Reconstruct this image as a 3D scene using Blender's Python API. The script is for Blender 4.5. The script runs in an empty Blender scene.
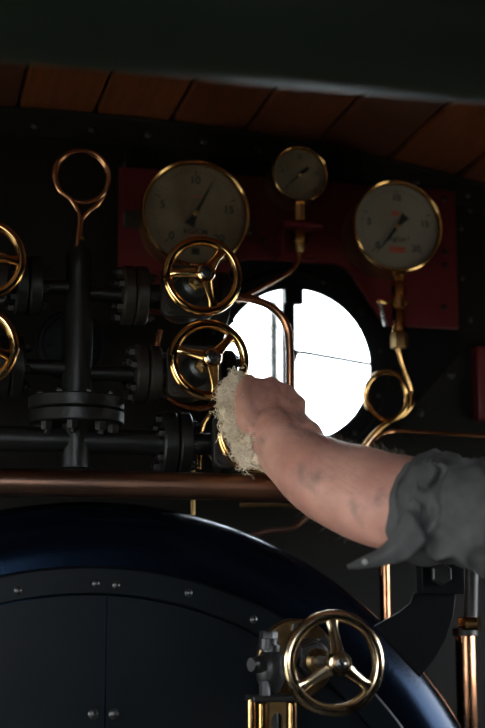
import bpy, bmesh, math, random
from mathutils import Vector, Matrix, noise
PI = math.pi
random.seed(7)
scene = bpy.context.scene
COL = scene.collection

# ------------------------------------------------------------------ camera
F_PX = 1420.0
PITCH, YAW = math.radians(9.83), math.radians(13.54)
CAM = Vector((0, 0, 1.55))
cam_data = bpy.data.cameras.new('camera')
cam = bpy.data.objects.new('camera', cam_data)
COL.objects.link(cam)
cam.location = CAM
cam.rotation_euler = (PI / 2 + PITCH, 0, -YAW)
cam_data.sensor_fit = 'VERTICAL'
cam_data.sensor_height = 36
cam_data.lens = F_PX * 36 / 728
cam_data.clip_start = 0.02
cam_data.dof.use_dof = True
cam_data.dof.focus_distance = 2.02
cam_data.dof.aperture_fstop = 3.0
scene.camera = cam

# ------------------------------------------------------------------ sky and exposure
world = bpy.data.worlds.new('overcast_sky')
scene.world = world
world.use_nodes = True
wn = world.node_tree
sun_data = bpy.data.lights.new('sun', 'SUN')
sun_data.energy = 2.0
sun_data.angle = 0.01
sun_data.color = (1.0, 0.95, 0.86)
sun = bpy.data.objects.new('sun', sun_data)
COL.objects.link(sun)
sun.rotation_euler = (math.radians(-38), math.radians(12), 0)
bg = wn.nodes['Background']
bg.inputs['Color'].default_value = (0.86, 0.93, 1.0, 1)
bg.inputs['Strength'].default_value = 4.0
vs = scene.view_settings
vs.view_transform = 'Standard'
vs.look = 'None'
vs.gamma = 1.0
vs.use_curve_mapping = False
vs.exposure = 1.85
scene.cycles.use_denoising = True
scene.cycles.max_bounces = 8
scene.cycles.sample_clamp_indirect = 6.0
scene.cycles.caustics_reflective = False
scene.cycles.caustics_refractive = False


def P(x, y, Y):
    """point of the cab seen along a sight line, at distance Y along the locomotive"""
    fwd = Vector((math.sin(YAW) * math.cos(PITCH), math.cos(YAW) * math.cos(PITCH), math.sin(PITCH)))
    rt = Vector((math.cos(YAW), -math.sin(YAW), 0))
    up = rt.cross(fwd)
    d = fwd * F_PX + rt * (x - 242.5) - up * (y - 364)
    return CAM + d * (Y / d.y)


# ------------------------------------------------------------------ materials
MATS = {}


def mat(name, color, rough=0.5, metal=0.0, noise_amt=0.25, noise_scale=40, bump=0.0, bump_scale=120,
        color2=None, rough_var=0.07, spec=0.5, stretch=(1, 1, 1), coat=0.0, detail=4):
    m = bpy.data.materials.new(name)
    m.use_nodes = True
    nt = m.node_tree
    b = nt.nodes['Principled BSDF']
    tc = nt.nodes.new('ShaderNodeTexCoord')
    mp = nt.nodes.new('ShaderNodeMapping')
    mp.inputs['Scale'].default_value = stretch
    nt.links.new(tc.outputs['Object'], mp.inputs['Vector'])
    nz = nt.nodes.new('ShaderNodeTexNoise')
    nz.inputs['Scale'].default_value = noise_scale
    nz.inputs['Detail'].default_value = detail
    nt.links.new(mp.outputs['Vector'], nz.inputs['Vector'])
    cr = nt.nodes.new('ShaderNodeValToRGB')
    c2 = color2 or tuple(c * (1 - noise_amt) for c in color)
    cr.color_ramp.elements[0].position = 0.35
    cr.color_ramp.elements[1].position = 0.65
    cr.color_ramp.elements[0].color = (*c2, 1)
    cr.color_ramp.elements[1].color = (*color, 1)
    nt.links.new(nz.outputs['Fac'], cr.inputs['Fac'])
    nt.links.new(cr.outputs['Color'], b.inputs['Base Color'])
    mr = nt.nodes.new('ShaderNodeMapRange')
    mr.inputs['To Min'].default_value = max(0.02, rough - rough_var)
    mr.inputs['To Max'].default_value = min(1, rough + rough_var)
    nt.links.new(nz.outputs['Fac'], mr.inputs['Value'])
    nt.links.new(mr.outputs['Result'], b.inputs['Roughness'])
    b.inputs['Metallic'].default_value = metal
    b.inputs['Specular IOR Level'].default_value = spec
    b.inputs['Coat Weight'].default_value = coat
    if bump:
        n2 = nt.nodes.new('ShaderNodeTexNoise')
        n2.inputs['Scale'].default_value = bump_scale
        n2.inputs['Detail'].default_value = 5
        nt.links.new(mp.outputs['Vector'], n2.inputs['Vector'])
        bp = nt.nodes.new('ShaderNodeBump')
        bp.inputs['Strength'].default_value = bump
        bp.inputs['Distance'].default_value = 0.002
        nt.links.new(n2.outputs['Fac'], bp.inputs['Height'])
        nt.links.new(bp.outputs['Normal'], b.inputs['Normal'])
    MATS[name] = m
    return m


mat('brass', (0.82, 0.50, 0.21), 0.13, 1.0, color2=(0.66, 0.34, 0.12), noise_scale=25, bump=0.06, bump_scale=60, rough_var=0.05)
mat('dull_brass', (0.52, 0.34, 0.14), 0.33, 1.0, color2=(0.33, 0.2, 0.08), noise_scale=30, bump=0.15)
mat('copper', (0.72, 0.34, 0.18), 0.24, 1.0, color2=(0.45, 0.2, 0.1), noise_scale=18, bump=0.08)
mat('dull_copper', (0.30, 0.15, 0.095), 0.36, 1.0, color2=(0.17, 0.10, 0.075), noise_scale=9, bump=0.12)
mat('black_iron', (0.013, 0.012, 0.012), 0.38, 0.0, bump=0.25, bump_scale=180, noise_scale=25, color2=(0.006, 0.006, 0.0055), spec=0.32)
mat('brown_iron', (0.028, 0.021, 0.018), 0.42, 0.0, bump=0.25, bump_scale=180, noise_scale=25, color2=(0.015, 0.011, 0.009), spec=0.35)
mat('worn_brass', (0.60, 0.47, 0.30), 0.2, 1.0, color2=(0.36, 0.25, 0.15), noise_scale=30, bump=0.12, bump_scale=90)
mat('steel', (0.38, 0.37, 0.35), 0.28, 1.0, bump=0.1, color2=(0.2, 0.19, 0.18))
mat('dark_brass', (0.24, 0.155, 0.07), 0.3, 1.0, bump=0.15, color2=(0.12, 0.075, 0.035))
mat('dark_steel', (0.06, 0.06, 0.06), 0.35, 0.7, bump=0.15, color2=(0.03, 0.03, 0.03))
mat('boiler_paint', (0.0012, 0.002, 0.004), 0.2, 0.0, bump=0.12, bump_scale=300, noise_scale=8, color2=(0.0008, 0.0014, 0.003), spec=0.21)
MATS['boiler_paint'].node_tree.nodes['Principled BSDF'].inputs['Specular Tint'].default_value = (0.25, 0.5, 1.0, 1)  # blue sky reflection put into the paint's own specular colour
mat('cover_paint', (0.003, 0.0045, 0.006), 0.4, 0.0, bump=0.1, bump_scale=200, noise_scale=8, color2=(0.002, 0.003, 0.004), spec=0.09)
mat('wall_paint', (0.0105, 0.0088, 0.0072), 0.6, 0.0, bump=0.2, bump_scale=60, noise_scale=6, color2=(0.006, 0.0055, 0.005), spec=0.1)
mat('black_paint', (0.004, 0.004, 0.005), 0.45, 0.0, bump=0.15, bump_scale=60, noise_scale=6, color2=(0.003, 0.003, 0.0035), spec=0.1)
mat('red_paint', (0.10, 0.0015, 0.006), 0.45, 0.0, bump=0.1, bump_scale=50, noise_scale=7, color2=(0.075, 0.001, 0.0045))
mat('wood', (0.115, 0.031, 0.011), 0.45, 0.0, bump=0.25, bump_scale=40, noise_scale=14, color2=(0.06, 0.015, 0.006), stretch=(6, 0.6, 6))
mat('wood_orange', (0.16, 0.043, 0.013), 0.42, 0.0, bump=0.25, bump_scale=40, noise_scale=14, color2=(0.085, 0.021, 0.007), stretch=(6, 0.6, 6))
mat('wood_dark', (0.085, 0.024, 0.010), 0.48, 0.0, bump=0.25, bump_scale=40, noise_scale=14, color2=(0.045, 0.012, 0.006), stretch=(6, 0.6, 6))
WOODS = ('wood', 'wood_orange', 'wood_dark')
mat('beam_paint', (0.016, 0.021, 0.016), 0.55, 0.0, spec=0.12, noise_scale=5, color2=(0.012, 0.016, 0.012))
mat('dial', (0.24, 0.185, 0.13), 0.5, 0.0, noise_scale=14, color2=(0.14, 0.10, 0.065))
mat('clean_dial', (0.29, 0.25, 0.215), 0.5, 0.0, noise_scale=14, color2=(0.25, 0.21, 0.18))
mat('print_black', (0.012, 0.012, 0.012), 0.5)
mat('print_red', (0.5, 0.10, 0.06), 0.5)
mat('cotton', (0.82, 0.68, 0.52), 0.9, 0.0, noise_scale=55, color2=(0.60, 0.46, 0.33), spec=0.1)
mat('cotton_thread', (0.92, 0.80, 0.64), 0.85, 0.0, noise_scale=30, color2=(0.78, 0.64, 0.48), spec=0.15)
mat('shirt', (0.085, 0.083, 0.082), 0.85, 0.0, noise_scale=60, color2=(0.066, 0.065, 0.065), bump=0.3, bump_scale=500, spec=0.2)
mat('button', (0.45, 0.44, 0.42), 0.4)
mat('hair', (0.35, 0.26, 0.18), 0.4)
mat('floor_plate', (0.05, 0.045, 0.04), 0.6, 0.0, noise_scale=8)
mat('grass_ground', (0.22, 0.22, 0.17), 0.9, 0.0, noise_scale=3)


def skin_material():
    m = mat('skin', (0.62, 0.315, 0.245), 0.48, 0.0, noise_scale=16, color2=(0.47, 0.21, 0.165), bump=0.35, bump_scale=260, spec=0.4, detail=6)
    nt = m.node_tree
    b = nt.nodes['Principled BSDF']
    b.inputs['Subsurface Weight'].default_value = 0.15
    b.inputs['Subsurface Radius'].default_value = (0.008, 0.003, 0.002)
    b.inputs['Subsurface Scale'].default_value = 1.0
    # grime smears rubbed into the forearm
    src = b.inputs['Base Color'].links[0].from_socket
    tc = [n for n in nt.nodes if n.type == 'TEX_COORD'][0]
    nz = nt.nodes.new('ShaderNodeTexNoise')
    nz.inputs['Scale'].default_value = 22
    nz.inputs['Detail'].default_value = 7
    nt.links.new(tc.outputs['Object'], nz.inputs['Vector'])
    cr = nt.nodes.new('ShaderNodeValToRGB')
    cr.color_ramp.elements[0].position = 0.56
    cr.color_ramp.elements[1].position = 0.74
    cr.color_ramp.elements[0].color = (0, 0, 0, 1)
    cr.color_ramp.elements[1].color = (0.75, 0.75, 0.75, 1)
    nt.links.new(nz.outputs['Fac'], cr.inputs['Fac'])
    mx = nt.nodes.new('ShaderNodeMixRGB')
    nt.links.new(cr.outputs['Color'], mx.inputs['Fac'])
    nt.links.new(src, mx.inputs['Color1'])
    mx.inputs['Color2'].default_value = (0.20, 0.12, 0.10, 1)
    nt.links.new(mx.outputs['Color'], b.inputs['Base Color'])


skin_material()


def glass_material(name, tint=(1, 1, 1)):
    m = bpy.data.materials.new(name)
    m.use_nodes = True
    nt = m.node_tree
    nt.nodes.remove(nt.nodes['Principled BSDF'])
    out = nt.nodes['Material Output']
    tr = nt.nodes.new('ShaderNodeBsdfTransparent')
    tr.inputs['Color'].default_value = (*tint, 1)
    gl = nt.nodes.new('ShaderNodeBsdfGlossy')
    gl.inputs['Roughness'].default_value = 0.03
    fr = nt.nodes.new('ShaderNodeFresnel')
    fr.inputs['IOR'].default_value = 1.45
    mx = nt.nodes.new('ShaderNodeMixShader')
    nt.links.new(fr.outputs[0], mx.inputs[0])
    nt.links.new(tr.outputs[0], mx.inputs[1])
    nt.links.new(gl.outputs[0], mx.inputs[2])
    nt.links.new(mx.outputs[0], out.inputs['Surface'])
    MATS[name] = m


glass_material('window_glass', (0.94, 0.97, 0.97))


# ------------------------------------------------------------------ mesh helpers
def frame(axis):
    a = Vector(axis).normalized()
    ref = Vector((0, 0, 1)) if abs(a.z) < 0.9 else Vector((1, 0, 0))
    u = a.cross(ref).normalized()
    return a, u, a.cross(u).normalized()


class MB:
    def __init__(self):
        self.v, self.f = [], []

    def grid(self, rings, close_ring=True, close_path=False, cap0=True, cap1=True):
        base = len(self.v)
        n = len(rings[0])
        for r in rings:
            self.v.extend(r)
        m = len(rings)
        for i in range(m if close_path else m - 1):
            a, b = base + i * n, base + ((i + 1) % m) * n
            for j in range(n if close_ring else n - 1):
                k = (j + 1) % n
                self.f.append((a + j, a + k, b + k, b + j))
        if not close_path and close_ring:
            if cap0:
                self.f.append(tuple(base + j for j in reversed(range(n))))
            if cap1:
                self.f.append(tuple(base + (m - 1) * n + j for j in range(n)))
        return self

    def lathe(self, o, axis, prof, n=32, phase=0.0, caps=True):
        """prof: list of (radius, distance along axis)"""
        a, u, w = frame(axis)
        o = Vector(o)
        rings = []
        for r, h in prof:
            c = o + a * h
            rings.append([c + (u * math.cos(phase + 2 * PI * j / n) + w * math.sin(phase + 2 * PI * j / n)) * max(r, 1e-5) for j in range(n)])
        return self.grid(rings, cap0=caps, cap1=caps)

    def cyl(self, p0, p1, r, r1=None, n=20, bev=0.0):
        p0, p1 = Vector(p0), Vector(p1)
        L = (p1 - p0).length
        r1 = r if r1 is None else r1
        if bev:
            return self.lathe(p0, p1 - p0, [(r - bev, 0), (r, bev), (r1, L - bev), (r1 - bev, L)], n)
        return self.lathe(p0, p1 - p0, [(r, 0), (r1, L)], n)

    def hexa(self, c, axis, r, h, bev=0.15):
        return self.lathe(c, axis, [(r, 0), (r, h * (1 - bev)), (r * 0.88, h)], 6, phase=0.3)

    def torus(self, c, axis, R, r, N=64, n=14, squash=1.0):
        a, u, w = frame(axis)
        c = Vector(c)
        rings = []
        for i in range(N):
            t = 2 * PI * i / N
            d = u * math.cos(t) + w * math.sin(t)
            rings.append([c + d * (R + r * math.cos(2 * PI * j / n)) + a * (r * squash * math.sin(2 * PI * j / n)) for j in range(n)])
        return self.grid(rings, close_path=True)

    def tube(self, pts, r, n=12, closed=False, smooth=8):
        pts = [Vector(p) for p in pts]
        if smooth and len(pts) > 2:
            pts = spline(pts, smooth)
        rad = r if callable(r) else (lambda t: r)
        m = len(pts)
        t0 = (pts[1] - pts[0]).normalized()
        _, u, _ = frame(t0)
        rings = []
        for i, p in enumerate(pts):
            t = (pts[min(i + 1, m - 1)] - pts[max(i - 1, 0)]).normalized()
            u = (u - t * u.dot(t)).normalized()
            w = t.cross(u)
            q = rad(i / (m - 1))
            rings.append([p + (u * math.cos(2 * PI * j / n) + w * math.sin(2 * PI * j / n)) * q for j in range(n)])
        return self.grid(rings)

    def box(self, lo, hi):
        x0, y0, z0 = lo
        x1, y1, z1 = hi
        b = len(self.v)
        self.v += [Vector(p) for p in ((x0, y0, z0), (x1, y0, z0), (x1, y1, z0), (x0, y1, z0), (x0, y0, z1), (x1, y0, z1), (x1, y1, z1), (x0, y1, z1))]
        for q in ((0, 3, 2, 1), (4, 5, 6, 7), (0, 1, 5, 4), (1, 2, 6, 5), (2, 3, 7, 6), (3, 0, 4, 7)):
            self.f.append(tuple(b + i for i in q))
        return self

    def prism(self, poly, y0, y1):
        """poly: list of (x, z); extruded along y"""
        b = len(self.v)
        n = len(poly)
        self.v += [Vector((x, y0, z)) for x, z in poly] + [Vector((x, y1, z)) for x, z in poly]
        self.f.append(tuple(b + i for i in range(n)))
        self.f.append(tuple(b + n + i for i in reversed(range(n))))
        for i in range(n):
            k = (i + 1) % n
            self.f.append((b + k, b + i, b + n + i, b + n + k))
        return self

    def capsule(self, p0, r0, p1, r1, n=14):
        p0, p1 = Vector(p0), Vector(p1)
        L = max((p1 - p0).length, 1e-5)
        prof = [(r0 * math.sin(t), -r0 * math.cos(t)) for t in (0.05, 0.5, 1.0, 1.5)]
        prof += [(r1 * math.cos(t), L + r1 * math.sin(t)) for t in (0.05, 0.5, 1.0, 1.52)]
        return self.lathe(p0, p1 - p0, prof, n)

    def mesh(self, name, origin=(0, 0, 0), angle=35, flat=False):
        o = Vector(origin)
        me = bpy.data.meshes.new(name)
        me.from_pydata([v - o for v in self.v], [], self.f)
        bm = bmesh.new()
        bm.from_mesh(me)
        bmesh.ops.recalc_face_normals(bm, faces=bm.faces)
        bm.to_mesh(me)
        bm.free()
        if not flat:
            me.polygons.foreach_set('use_smooth', [True] * len(me.polygons))
            me.set_sharp_from_angle(angle=math.radians(angle))
        me.update()
        return me

    def build(self, name, material, parent=None, origin=None, angle=35, bevel=0.0):
        root = parent
        while root is not None and root.parent is not None:
            root = root.parent
        if root is not None:
            org = Vector(root.location)
        elif origin is not None:
            org = Vector(origin)
        else:
            xs = [v for v in self.v]
            org = Vector(((min(v.x for v in xs) + max(v.x for v in xs)) / 2, (min(v.y for v in xs) + max(v.y for v in xs)) / 2, min(v.z for v in xs)))
        me = self.mesh(name, org, angle)
        me.materials.append(MATS[material])
        ob = bpy.data.objects.new(name, me)
        COL.objects.link(ob)
        if parent is not None:
            ob.parent = parent
        else:
            ob.location = org
        if bevel:
            md = ob.modifiers.new('edge', 'BEVEL')
            md.width = bevel
            md.segments = 2
            md.limit_method = 'ANGLE'
        return ob


def spline(pts, k):
    out = []
    m = len(pts)
    for i in range(m - 1):
        p0 = pts[i - 1] if i else pts[0] * 2 - pts[1]
        p1, p2 = pts[i], pts[i + 1]
        p3 = pts[i + 2] if i + 2 < m else pts[-1] * 2 - pts[-2]
        for s in range(k):
            t = s / k
            out.append(0.5 * ((2 * p1) + (p2 - p0) * t + (2 * p0 - 5 * p1 + 4 * p2 - p3) * t * t + (3 * p1 - p0 - 3 * p2 + p3) * t ** 3))
    out.append(pts[-1])
    return out


def thing(name, loc, label, cat, group=None):
    o = bpy.data.objects.new(name, None)
    COL.objects.link(o)
    o.location = loc
    o.empty_display_size = 0.02
    return tag(o, label, cat, group)


def tag(o, label, cat, group=None):
    o['label'] = label
    o['category'] = cat
    if group:
        o['group'] = group
    return o


def struct(o):
    o['kind'] = 'structure'
    return o


SHARED = {}


def hex_bolt(parent, c, axis, r=0.006, h=0.006, material='black_iron', name='bolt'):
    key = (name, tuple(round(a, 3) for a in axis), r, h, material)
    if key not in SHARED:
        mb = MB()
        a = Vector(axis).normalized()
        if name == 'rivet' or name == 'screw':
            mb.lathe((0, 0, 0), a, [(r, 0), (r * 0.92, h * 0.45), (r * 0.55, h * 0.85), (0.0001, h)], 10)
        else:
            mb.hexa((0, 0, 0), a, r, h)
            mb.cyl(a * h * 0.9, a * h * 1.5, r * 0.5, n=8)
        me = mb.mesh(name, angle=30)
        me.materials.append(MATS[material])
        SHARED[key] = me
    o = bpy.data.objects.new(name, SHARED[key])
    COL.objects.link(o)
    o.parent = parent
    root = parent
    while root.parent is not None:
        root = root.parent
    o.location = Vector(c) - Vector(root.location)
    return o


def bolt_ring(parent, c, axis, R, n, r=0.006, h=0.006, material='black_iron', phase=0.0):
    a, u, w = frame(axis)
    for i in range(n):
        t = phase + 2 * PI * i / n
        hex_bolt(parent, Vector(c) + (u * math.cos(t) + w * math.sin(t)) * R, axis, r, h, material)


# ================================================================== the cab shell
XC = 0.28                       # centre line of the locomotive
YW = 2.38                       # face of the front plate
ROOF_R, ROOF_Z = 3.65, -1.24
X0, X1 = XC - 1.23, XC + 1.23


def roof_z(x):
    return ROOF_Z + math.sqrt(ROOF_R ** 2 - (x - XC - 0.008) ** 2)


WIN_C = (0.668, 1.975)
WIN_R = 0.1435


def front_wall():
    mb = MB()
    N = 96
    hole, outer = [], []
    for i in range(N):
        t = 2 * PI * i / N
        dx, dz = math.cos(t), math.sin(t)
        hole.append((WIN_C[0] + dx * (WIN_R + 0.015), WIN_C[1] + dz * (WIN_R + 0.015)))
        # march to the plate's border
        lo, hi = 0.0, 4.0
        for _ in range(40):
            m = (lo + hi) / 2
            x, z = WIN_C[0] + dx * m, WIN_C[1] + dz * m
            if X0 <= x <= X1 and z >= 0 and z <= roof_z(x) + 0.03:
                lo = m
            else:
                hi = m
        outer.append((WIN_C[0] + dx * lo, WIN_C[1] + dz * lo))
    rings = [[Vector((x, YW, z)) for x, z in hole], [Vector((x, YW, z)) for x, z in outer],
             [Vector((x, YW + 0.02, z)) for x, z in outer], [Vector((x, YW + 0.02, z)) for x, z in hole]]
    mb.grid(rings, close_ring=True, close_path=True)
    return struct(mb.build('wall_front', 'wall_paint', origin=(XC, YW, 0), angle=20))


wall_front = front_wall()


def side_wall(name, x, thick, ya, yb, za, zb):
    mb = MB()
    top = 2.215
    xo = sorted((x, x + thick))
    mb.box((xo[0], -0.45, 0), (xo[1], YW + 0.02, za))
    mb.box((xo[0], -0.45, zb), (xo[1], YW + 0.02, top))
    mb.box((xo[0], yb, za), (xo[1], YW + 0.02, zb))
    mb.box((xo[0], -0.45, za), (xo[1], ya, zb))
    return struct(mb.build(name, 'wall_paint', origin=(x, 1, 0)))


side_wall('wall_left', X0, -0.02, 0.95, 2.12, 0.80, 1.76)  # unseen side opening, placed and sized for its light on the arm
side_wall('wall_right', X1, 0.02, 1.40, 2.15, 1.42, 1.80)  # unseen side opening, shaped to throw a reflection on the boiler's right shoulder
struct(MB().box((X0 - 0.02, -0.47, -0.03), (X1 + 0.02, YW + 0.02, 0)).build('floor', 'floor_plate'))
mb = MB()
RXA, RXB, RZA, RZB = -0.90, 0.10, 1.40, 2.05       # unseen rear sheet shuts light out; opening added for the brass to reflect
mb.box((X0 - 0.02, -0.47, 0), (X1 + 0.02, -0.45, RZA))
mb.box((X0 - 0.02, -0.47, RZB), (X1 + 0.02, -0.45, 2.42))
mb.box((X0 - 0.02, -0.47, RZA), (RXA, -0.45, RZB))
mb.box((RXB, -0.47, RZA), (X1 + 0.02, -0.45, RZB))
struct(mb.build('wall_rear', 'wall_paint'))
struct(MB().box((-60, -60, -1.32), (60, 60, -1.30)).build('ground', 'grass_ground'))

# roof: steel skin with boards under it
mb = MB()
rings = []
for y in (-0.5, YW + 0.02):
    for dz in (0.03, 0.05):
        rings.append([Vector((X0 - 0.05 + (X1 - X0 + 0.1) * i / 40, y, roof_z(X0 - 0.05 + (X1 - X0 + 0.1) * i / 40) + dz)) for i in range(41)])
mb.grid([rings[0], rings[1], rings[3], rings[2]], close_ring=False, close_path=True)
ceiling = struct(mb.build('ceiling', 'black_paint', origin=(XC, 1, 2.4)))
b0 = P(171, 122, YW).x
bw = (P(322, 145, YW).x - P(24, 110, YW).x) / 4
k0 = math.ceil((X0 - b0) / bw)
nb = int((X1 - X0) / bw)
for k in range(k0, k0 + nb):
    xa, xb = b0 + k * bw + 0.0028, b0 + (k + 1) * bw - 0.0028
    mb = MB()
    sec = []
    for x, dz in ((xa, 0.004), (xa + 0.004, 0), ((xa + xb) / 2, 0), (xb - 0.004, 0), (xb, 0.004), (xb, 0.029), ((xa + xb) / 2, 0.0295), (xa, 0.029)):
        sec.append((x, roof_z(x) + dz + random.uniform(-0.0004, 0.0004)))
    y0 = -0.45 + random.uniform(-0.01, 0.01)
    mb.prism(sec, y0, YW - 0.001)
    mb.build('plank', WOODS[(k * 7 + 3) % 5 % 3], ceiling, angle=30)

# curved angle iron where roof meets the front plate
mb = MB()
ra, rb = [], []
for i in range(49):
    x = X0 + (X1 - X0) * i / 48
    z = roof_z(x)
    ra.append([Vector((x, YW, z - 0.002)), Vector((x, YW - 0.011, z - 0.002)), Vector((x, YW - 0.011, z - 0.006)), Vector((x, YW - 0.009, z - 0.008)), Vector((x, YW - 0.009, z - 0.052)), Vector((x, YW, z - 0.052))])
mb.grid(ra)
trim = struct(mb.build('trim_1', 'black_iron', origin=(XC, YW, 2.3)))
for i in range(24):
    x = X0 + 0.05 + i * 0.1
    hex_bolt(trim, (x, YW - 0.009, roof_z(x) - 0.032), (0, -1, 0), 0.0065, 0.005, 'brown_iron', 'rivet')

# vertical cover strip and black upper plate
xs = P(134, 150, YW).x
mb = MB().box((xs - 0.016, YW - 0.006, P(130, 300, YW).z), (xs, YW, roof_z(xs) - 0.052))
tr2 = struct(mb.build('trim_2', 'wall_paint'))
for yy in (165, 221):
    hex_bolt(tr2, P(118, yy, YW) + Vector((0.012, -0.006, 0)), (0, -1, 0), 0.005, 0.004, 'brown_iron', 'rivet')

# wide roof beam across the cab, nearer than the front plate
mb = MB()
YB = 1.12
zb = P(242, 53, YB).z
sec = []
for i in range(25):
    t = PI + PI * i / 24
    sec.append((0.075 * math.cos(t), 0.055 + 0.055 * math.sin(t)))
sec += [(0.075, 0.2), (-0.075, 0.2)]
rings = []
for x in (X0, X1):
    rings.append([Vector((x, YB + 0.05 + dy, zb + dz)) for dy, dz in sec])
mb.grid(rings)
tag(mb.build('roof_beam', 'beam_paint'), 'dark green painted beam with a rounded underside spanning the cab roof', 'beam')

# round spectacle window
mb = MB()
mb.lathe((WIN_C[0], YW, WIN_C[1]), (0, -1, 0), [(WIN_R + 0.014, -0.022), (WIN_R + 0.014, 0.006), (WIN_R - 0.006, 0.010), (WIN_R - 0.008, 0.012), (WIN_R - 0.004, 0.014), (WIN_R + 0.024, 0.014), (WIN_R + 0.028, 0.010), (WIN_R + 0.028, 0.0)], 96, caps=False)
win = struct(mb.build('window_1', 'black_paint', origin=(WIN_C[0], YW, WIN_C[1])))
MB().lathe((WIN_C[0], YW + 0.012, WIN_C[1]), (0, -1, 0), [(WIN_R + 0.014, 0), (WIN_R + 0.014, 0.003)], 96).build('pane', 'window_glass', win)
pa, pb = P(288, 290, YW), P(288, 450, YW)
MB().box((pa.x - 0.011, YW - 0.008, WIN_C[1] - WIN_R - 0.004), (pa.x + 0.011, YW + 0.008, WIN_C[1] + WIN_R + 0.004)).build('glazing_bar', 'black_paint', win, bevel=0.002)
c = P(293, 297, YW)
MB().box((c.x - 0.020, YW - 0.02, c.z - 0.016), (c.x + 0.014, YW - 0.004, c.z + 0.022)).build('hinge_block', 'black_paint', win, bevel=0.002)
a, b = P(290, 351, YW - 0.008), P(372, 364.5, YW - 0.008)
MB().tube([P(290, 359, YW - 0.012), P(294, 361, YW - 0.012), P(297, 353, YW - 0.010), P(303, 352.5, YW - 0.008), P(335, 358, YW - 0.008), b], 0.0034, 8).build('stay_wire', 'dark_steel', win)
MB().cyl(a, a + Vector((0.012, 0, 0)), 0.004, n=12).build('wire_catch', 'black_iron', win)
for i in range(12):
    t = 2 * PI * i / 12 + 0.2
    hex_bolt(win, (WIN_C[0] + math.cos(t) * (WIN_R + 0.015), YW - 0.014, WIN_C[1] + math.sin(t) * (WIN_R + 0.015)), (0, -1, 0), 0.004, 0.003, 'black_iron', 'rivet')

# handrail outside, seen through the glass
hr = P(273.5, 340, 2.75)
mb = MB().cyl((hr.x, 2.75, 0.9), (hr.x, 2.75, P(274, 301, 2.75).z), 0.0125, n=14, bev=0.003)
tag(mb.build('handrail', 'steel'), 'upright grey handrail outside the round window', 'handrail')

# window surround plate with a chamfered corner, and the riveted strap on it
YP = YW - 0.006
pl = [P(240, 256, YP), P(458, 262, YP), P(458, 350, YP), P(400, 417, YP), P(372, 445, YP), P(300, 470, YP), P(200, 470, YP), P(200, 256, YP)]
mb = MB()
N = 72
inner, outer = [], []
for i in range(N):
    t = 2 * PI * i / N
    dx, dz = math.cos(t), math.sin(t)
    inner.append(Vector((WIN_C[0] + dx * (WIN_R + 0.026), YP, WIN_C[1] + dz * (WIN_R + 0.026))))
    lo, hi = 0.0, 2.0

    def inside(x, z):
        c_ = False
        for q in range(len(pl)):
            A, B = pl[q], pl[q - 1]
            if (A.z > z) != (B.z > z) and x < (B.x - A.x) * (z - A.z) / (B.z - A.z) + A.x:
                c_ = not c_
        return c_
    for _ in range(30):
        m = (lo + hi) / 2
        if inside(WIN_C[0] + dx * m, WIN_C[1] + dz * m):
            lo = m
        else:
            hi = m
    lo = max(lo, WIN_R + 0.03)
    outer.append(Vector((WIN_C[0] + dx * lo, YP, WIN_C[1] + dz * lo)))
back = Vector((0, 0.006, 0))
mb.grid([inner, outer, [v + back for v in outer], [v + back for v in inner]], close_path=True)
struct(mb.build('trim_3', 'black_paint', angle=20))
mb = MB()
q = [P(460, 352, YW), P(478, 360, YW), P(413, 438, YW), P(396, 424, YW)]
mb.prism([(v.x, v.z) for v in reversed(q)], YW - 0.008, YW)
strap = struct(mb.build('trim_4', 'wall_paint'))
for x, y in ((451, 375), (420, 413)):
    hex_bolt(strap, P(x, y, YW - 0.008), (0, -1, 0), 0.0075, 0.005, 'black_iron', 'rivet')

# ================================================================== red gauge board
YR = YW - 0.013
bx0, bx1 = P(119, 215, YR).x, P(457, 260, YR).x
bz1 = (P(119, 168, YR).z + P(457, 190, YR).z) / 2
bz0 = P(430, 327.5, YR).z
zc = P(295, 261.5, YR).z
poly = [(bx0, bz1), (bx0, bz0), (P(205, 300, YR).x, bz0)]
c1, c2, d2 = P(242, 264, YR), P(345, 265, YR), P(384, 327, YR)
poly += [(c1.x - 0.02, zc - 0.02), (c1.x, zc - 0.004), (c1.x + 0.014, zc)]
poly += [(c2.x - 0.016, zc), (c2.x, zc - 0.006), (c2.x + 0.013, zc - 0.02), (d2.x, bz0), (bx1, bz0), (bx1, bz1)]
mb = MB().prism(list(reversed(poly)), YR, YR + 0.006)
board = tag(mb.build('gauge_board', 'red_paint', bevel=0.001), 'dark red painted board behind the pressure gauges, cut out around the window', 'panel')
for x, y in ((444, 199), (445, 252), (445, 265), (444, 307), (262, 240), (362, 312)):
    hex_bolt(board, P(x, y, YR), (0, -1, 0), 0.006, 0.004, 'black_iron')
for x, y in ((470, 210), (461, 228), (462, 278), (470, 320)):
    hex_bolt(wall_front, P(x, y, YW), (0, -1, 0), 0.005, 0.004, 'brown_iron', 'rivet')


# ================================================================== pressure gauges
def text_mesh(s, size, at, material, parent, name):
    cu = bpy.data.curves.new('t', 'FONT')
    cu.body = s
    cu.size = size
    cu.align_x = 'CENTER'
    cu.align_y = 'CENTER'
    cu.offset = size * 0.02
    cu.extrude = 0.0001
    to = bpy.data.objects.new('t', cu)
    COL.objects.link(to)
    dg = bpy.context.evaluated_depsgraph_get()
    me = bpy.data.meshes.new_from_object(to.evaluated_get(dg))
    bpy.data.objects.remove(to)
    root = parent
    at = Vector(at) - Vector(root.location)
    for v in me.vertices:
        v.co = Vector((v.co.x, -v.co.z, v.co.y)) + at
    me.name = name
    me.materials.clear()
    me.materials.append(MATS[material])
    o = bpy.data.objects.new(name, me)
    COL.objects.link(o)
    o.parent = parent
    return o


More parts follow.
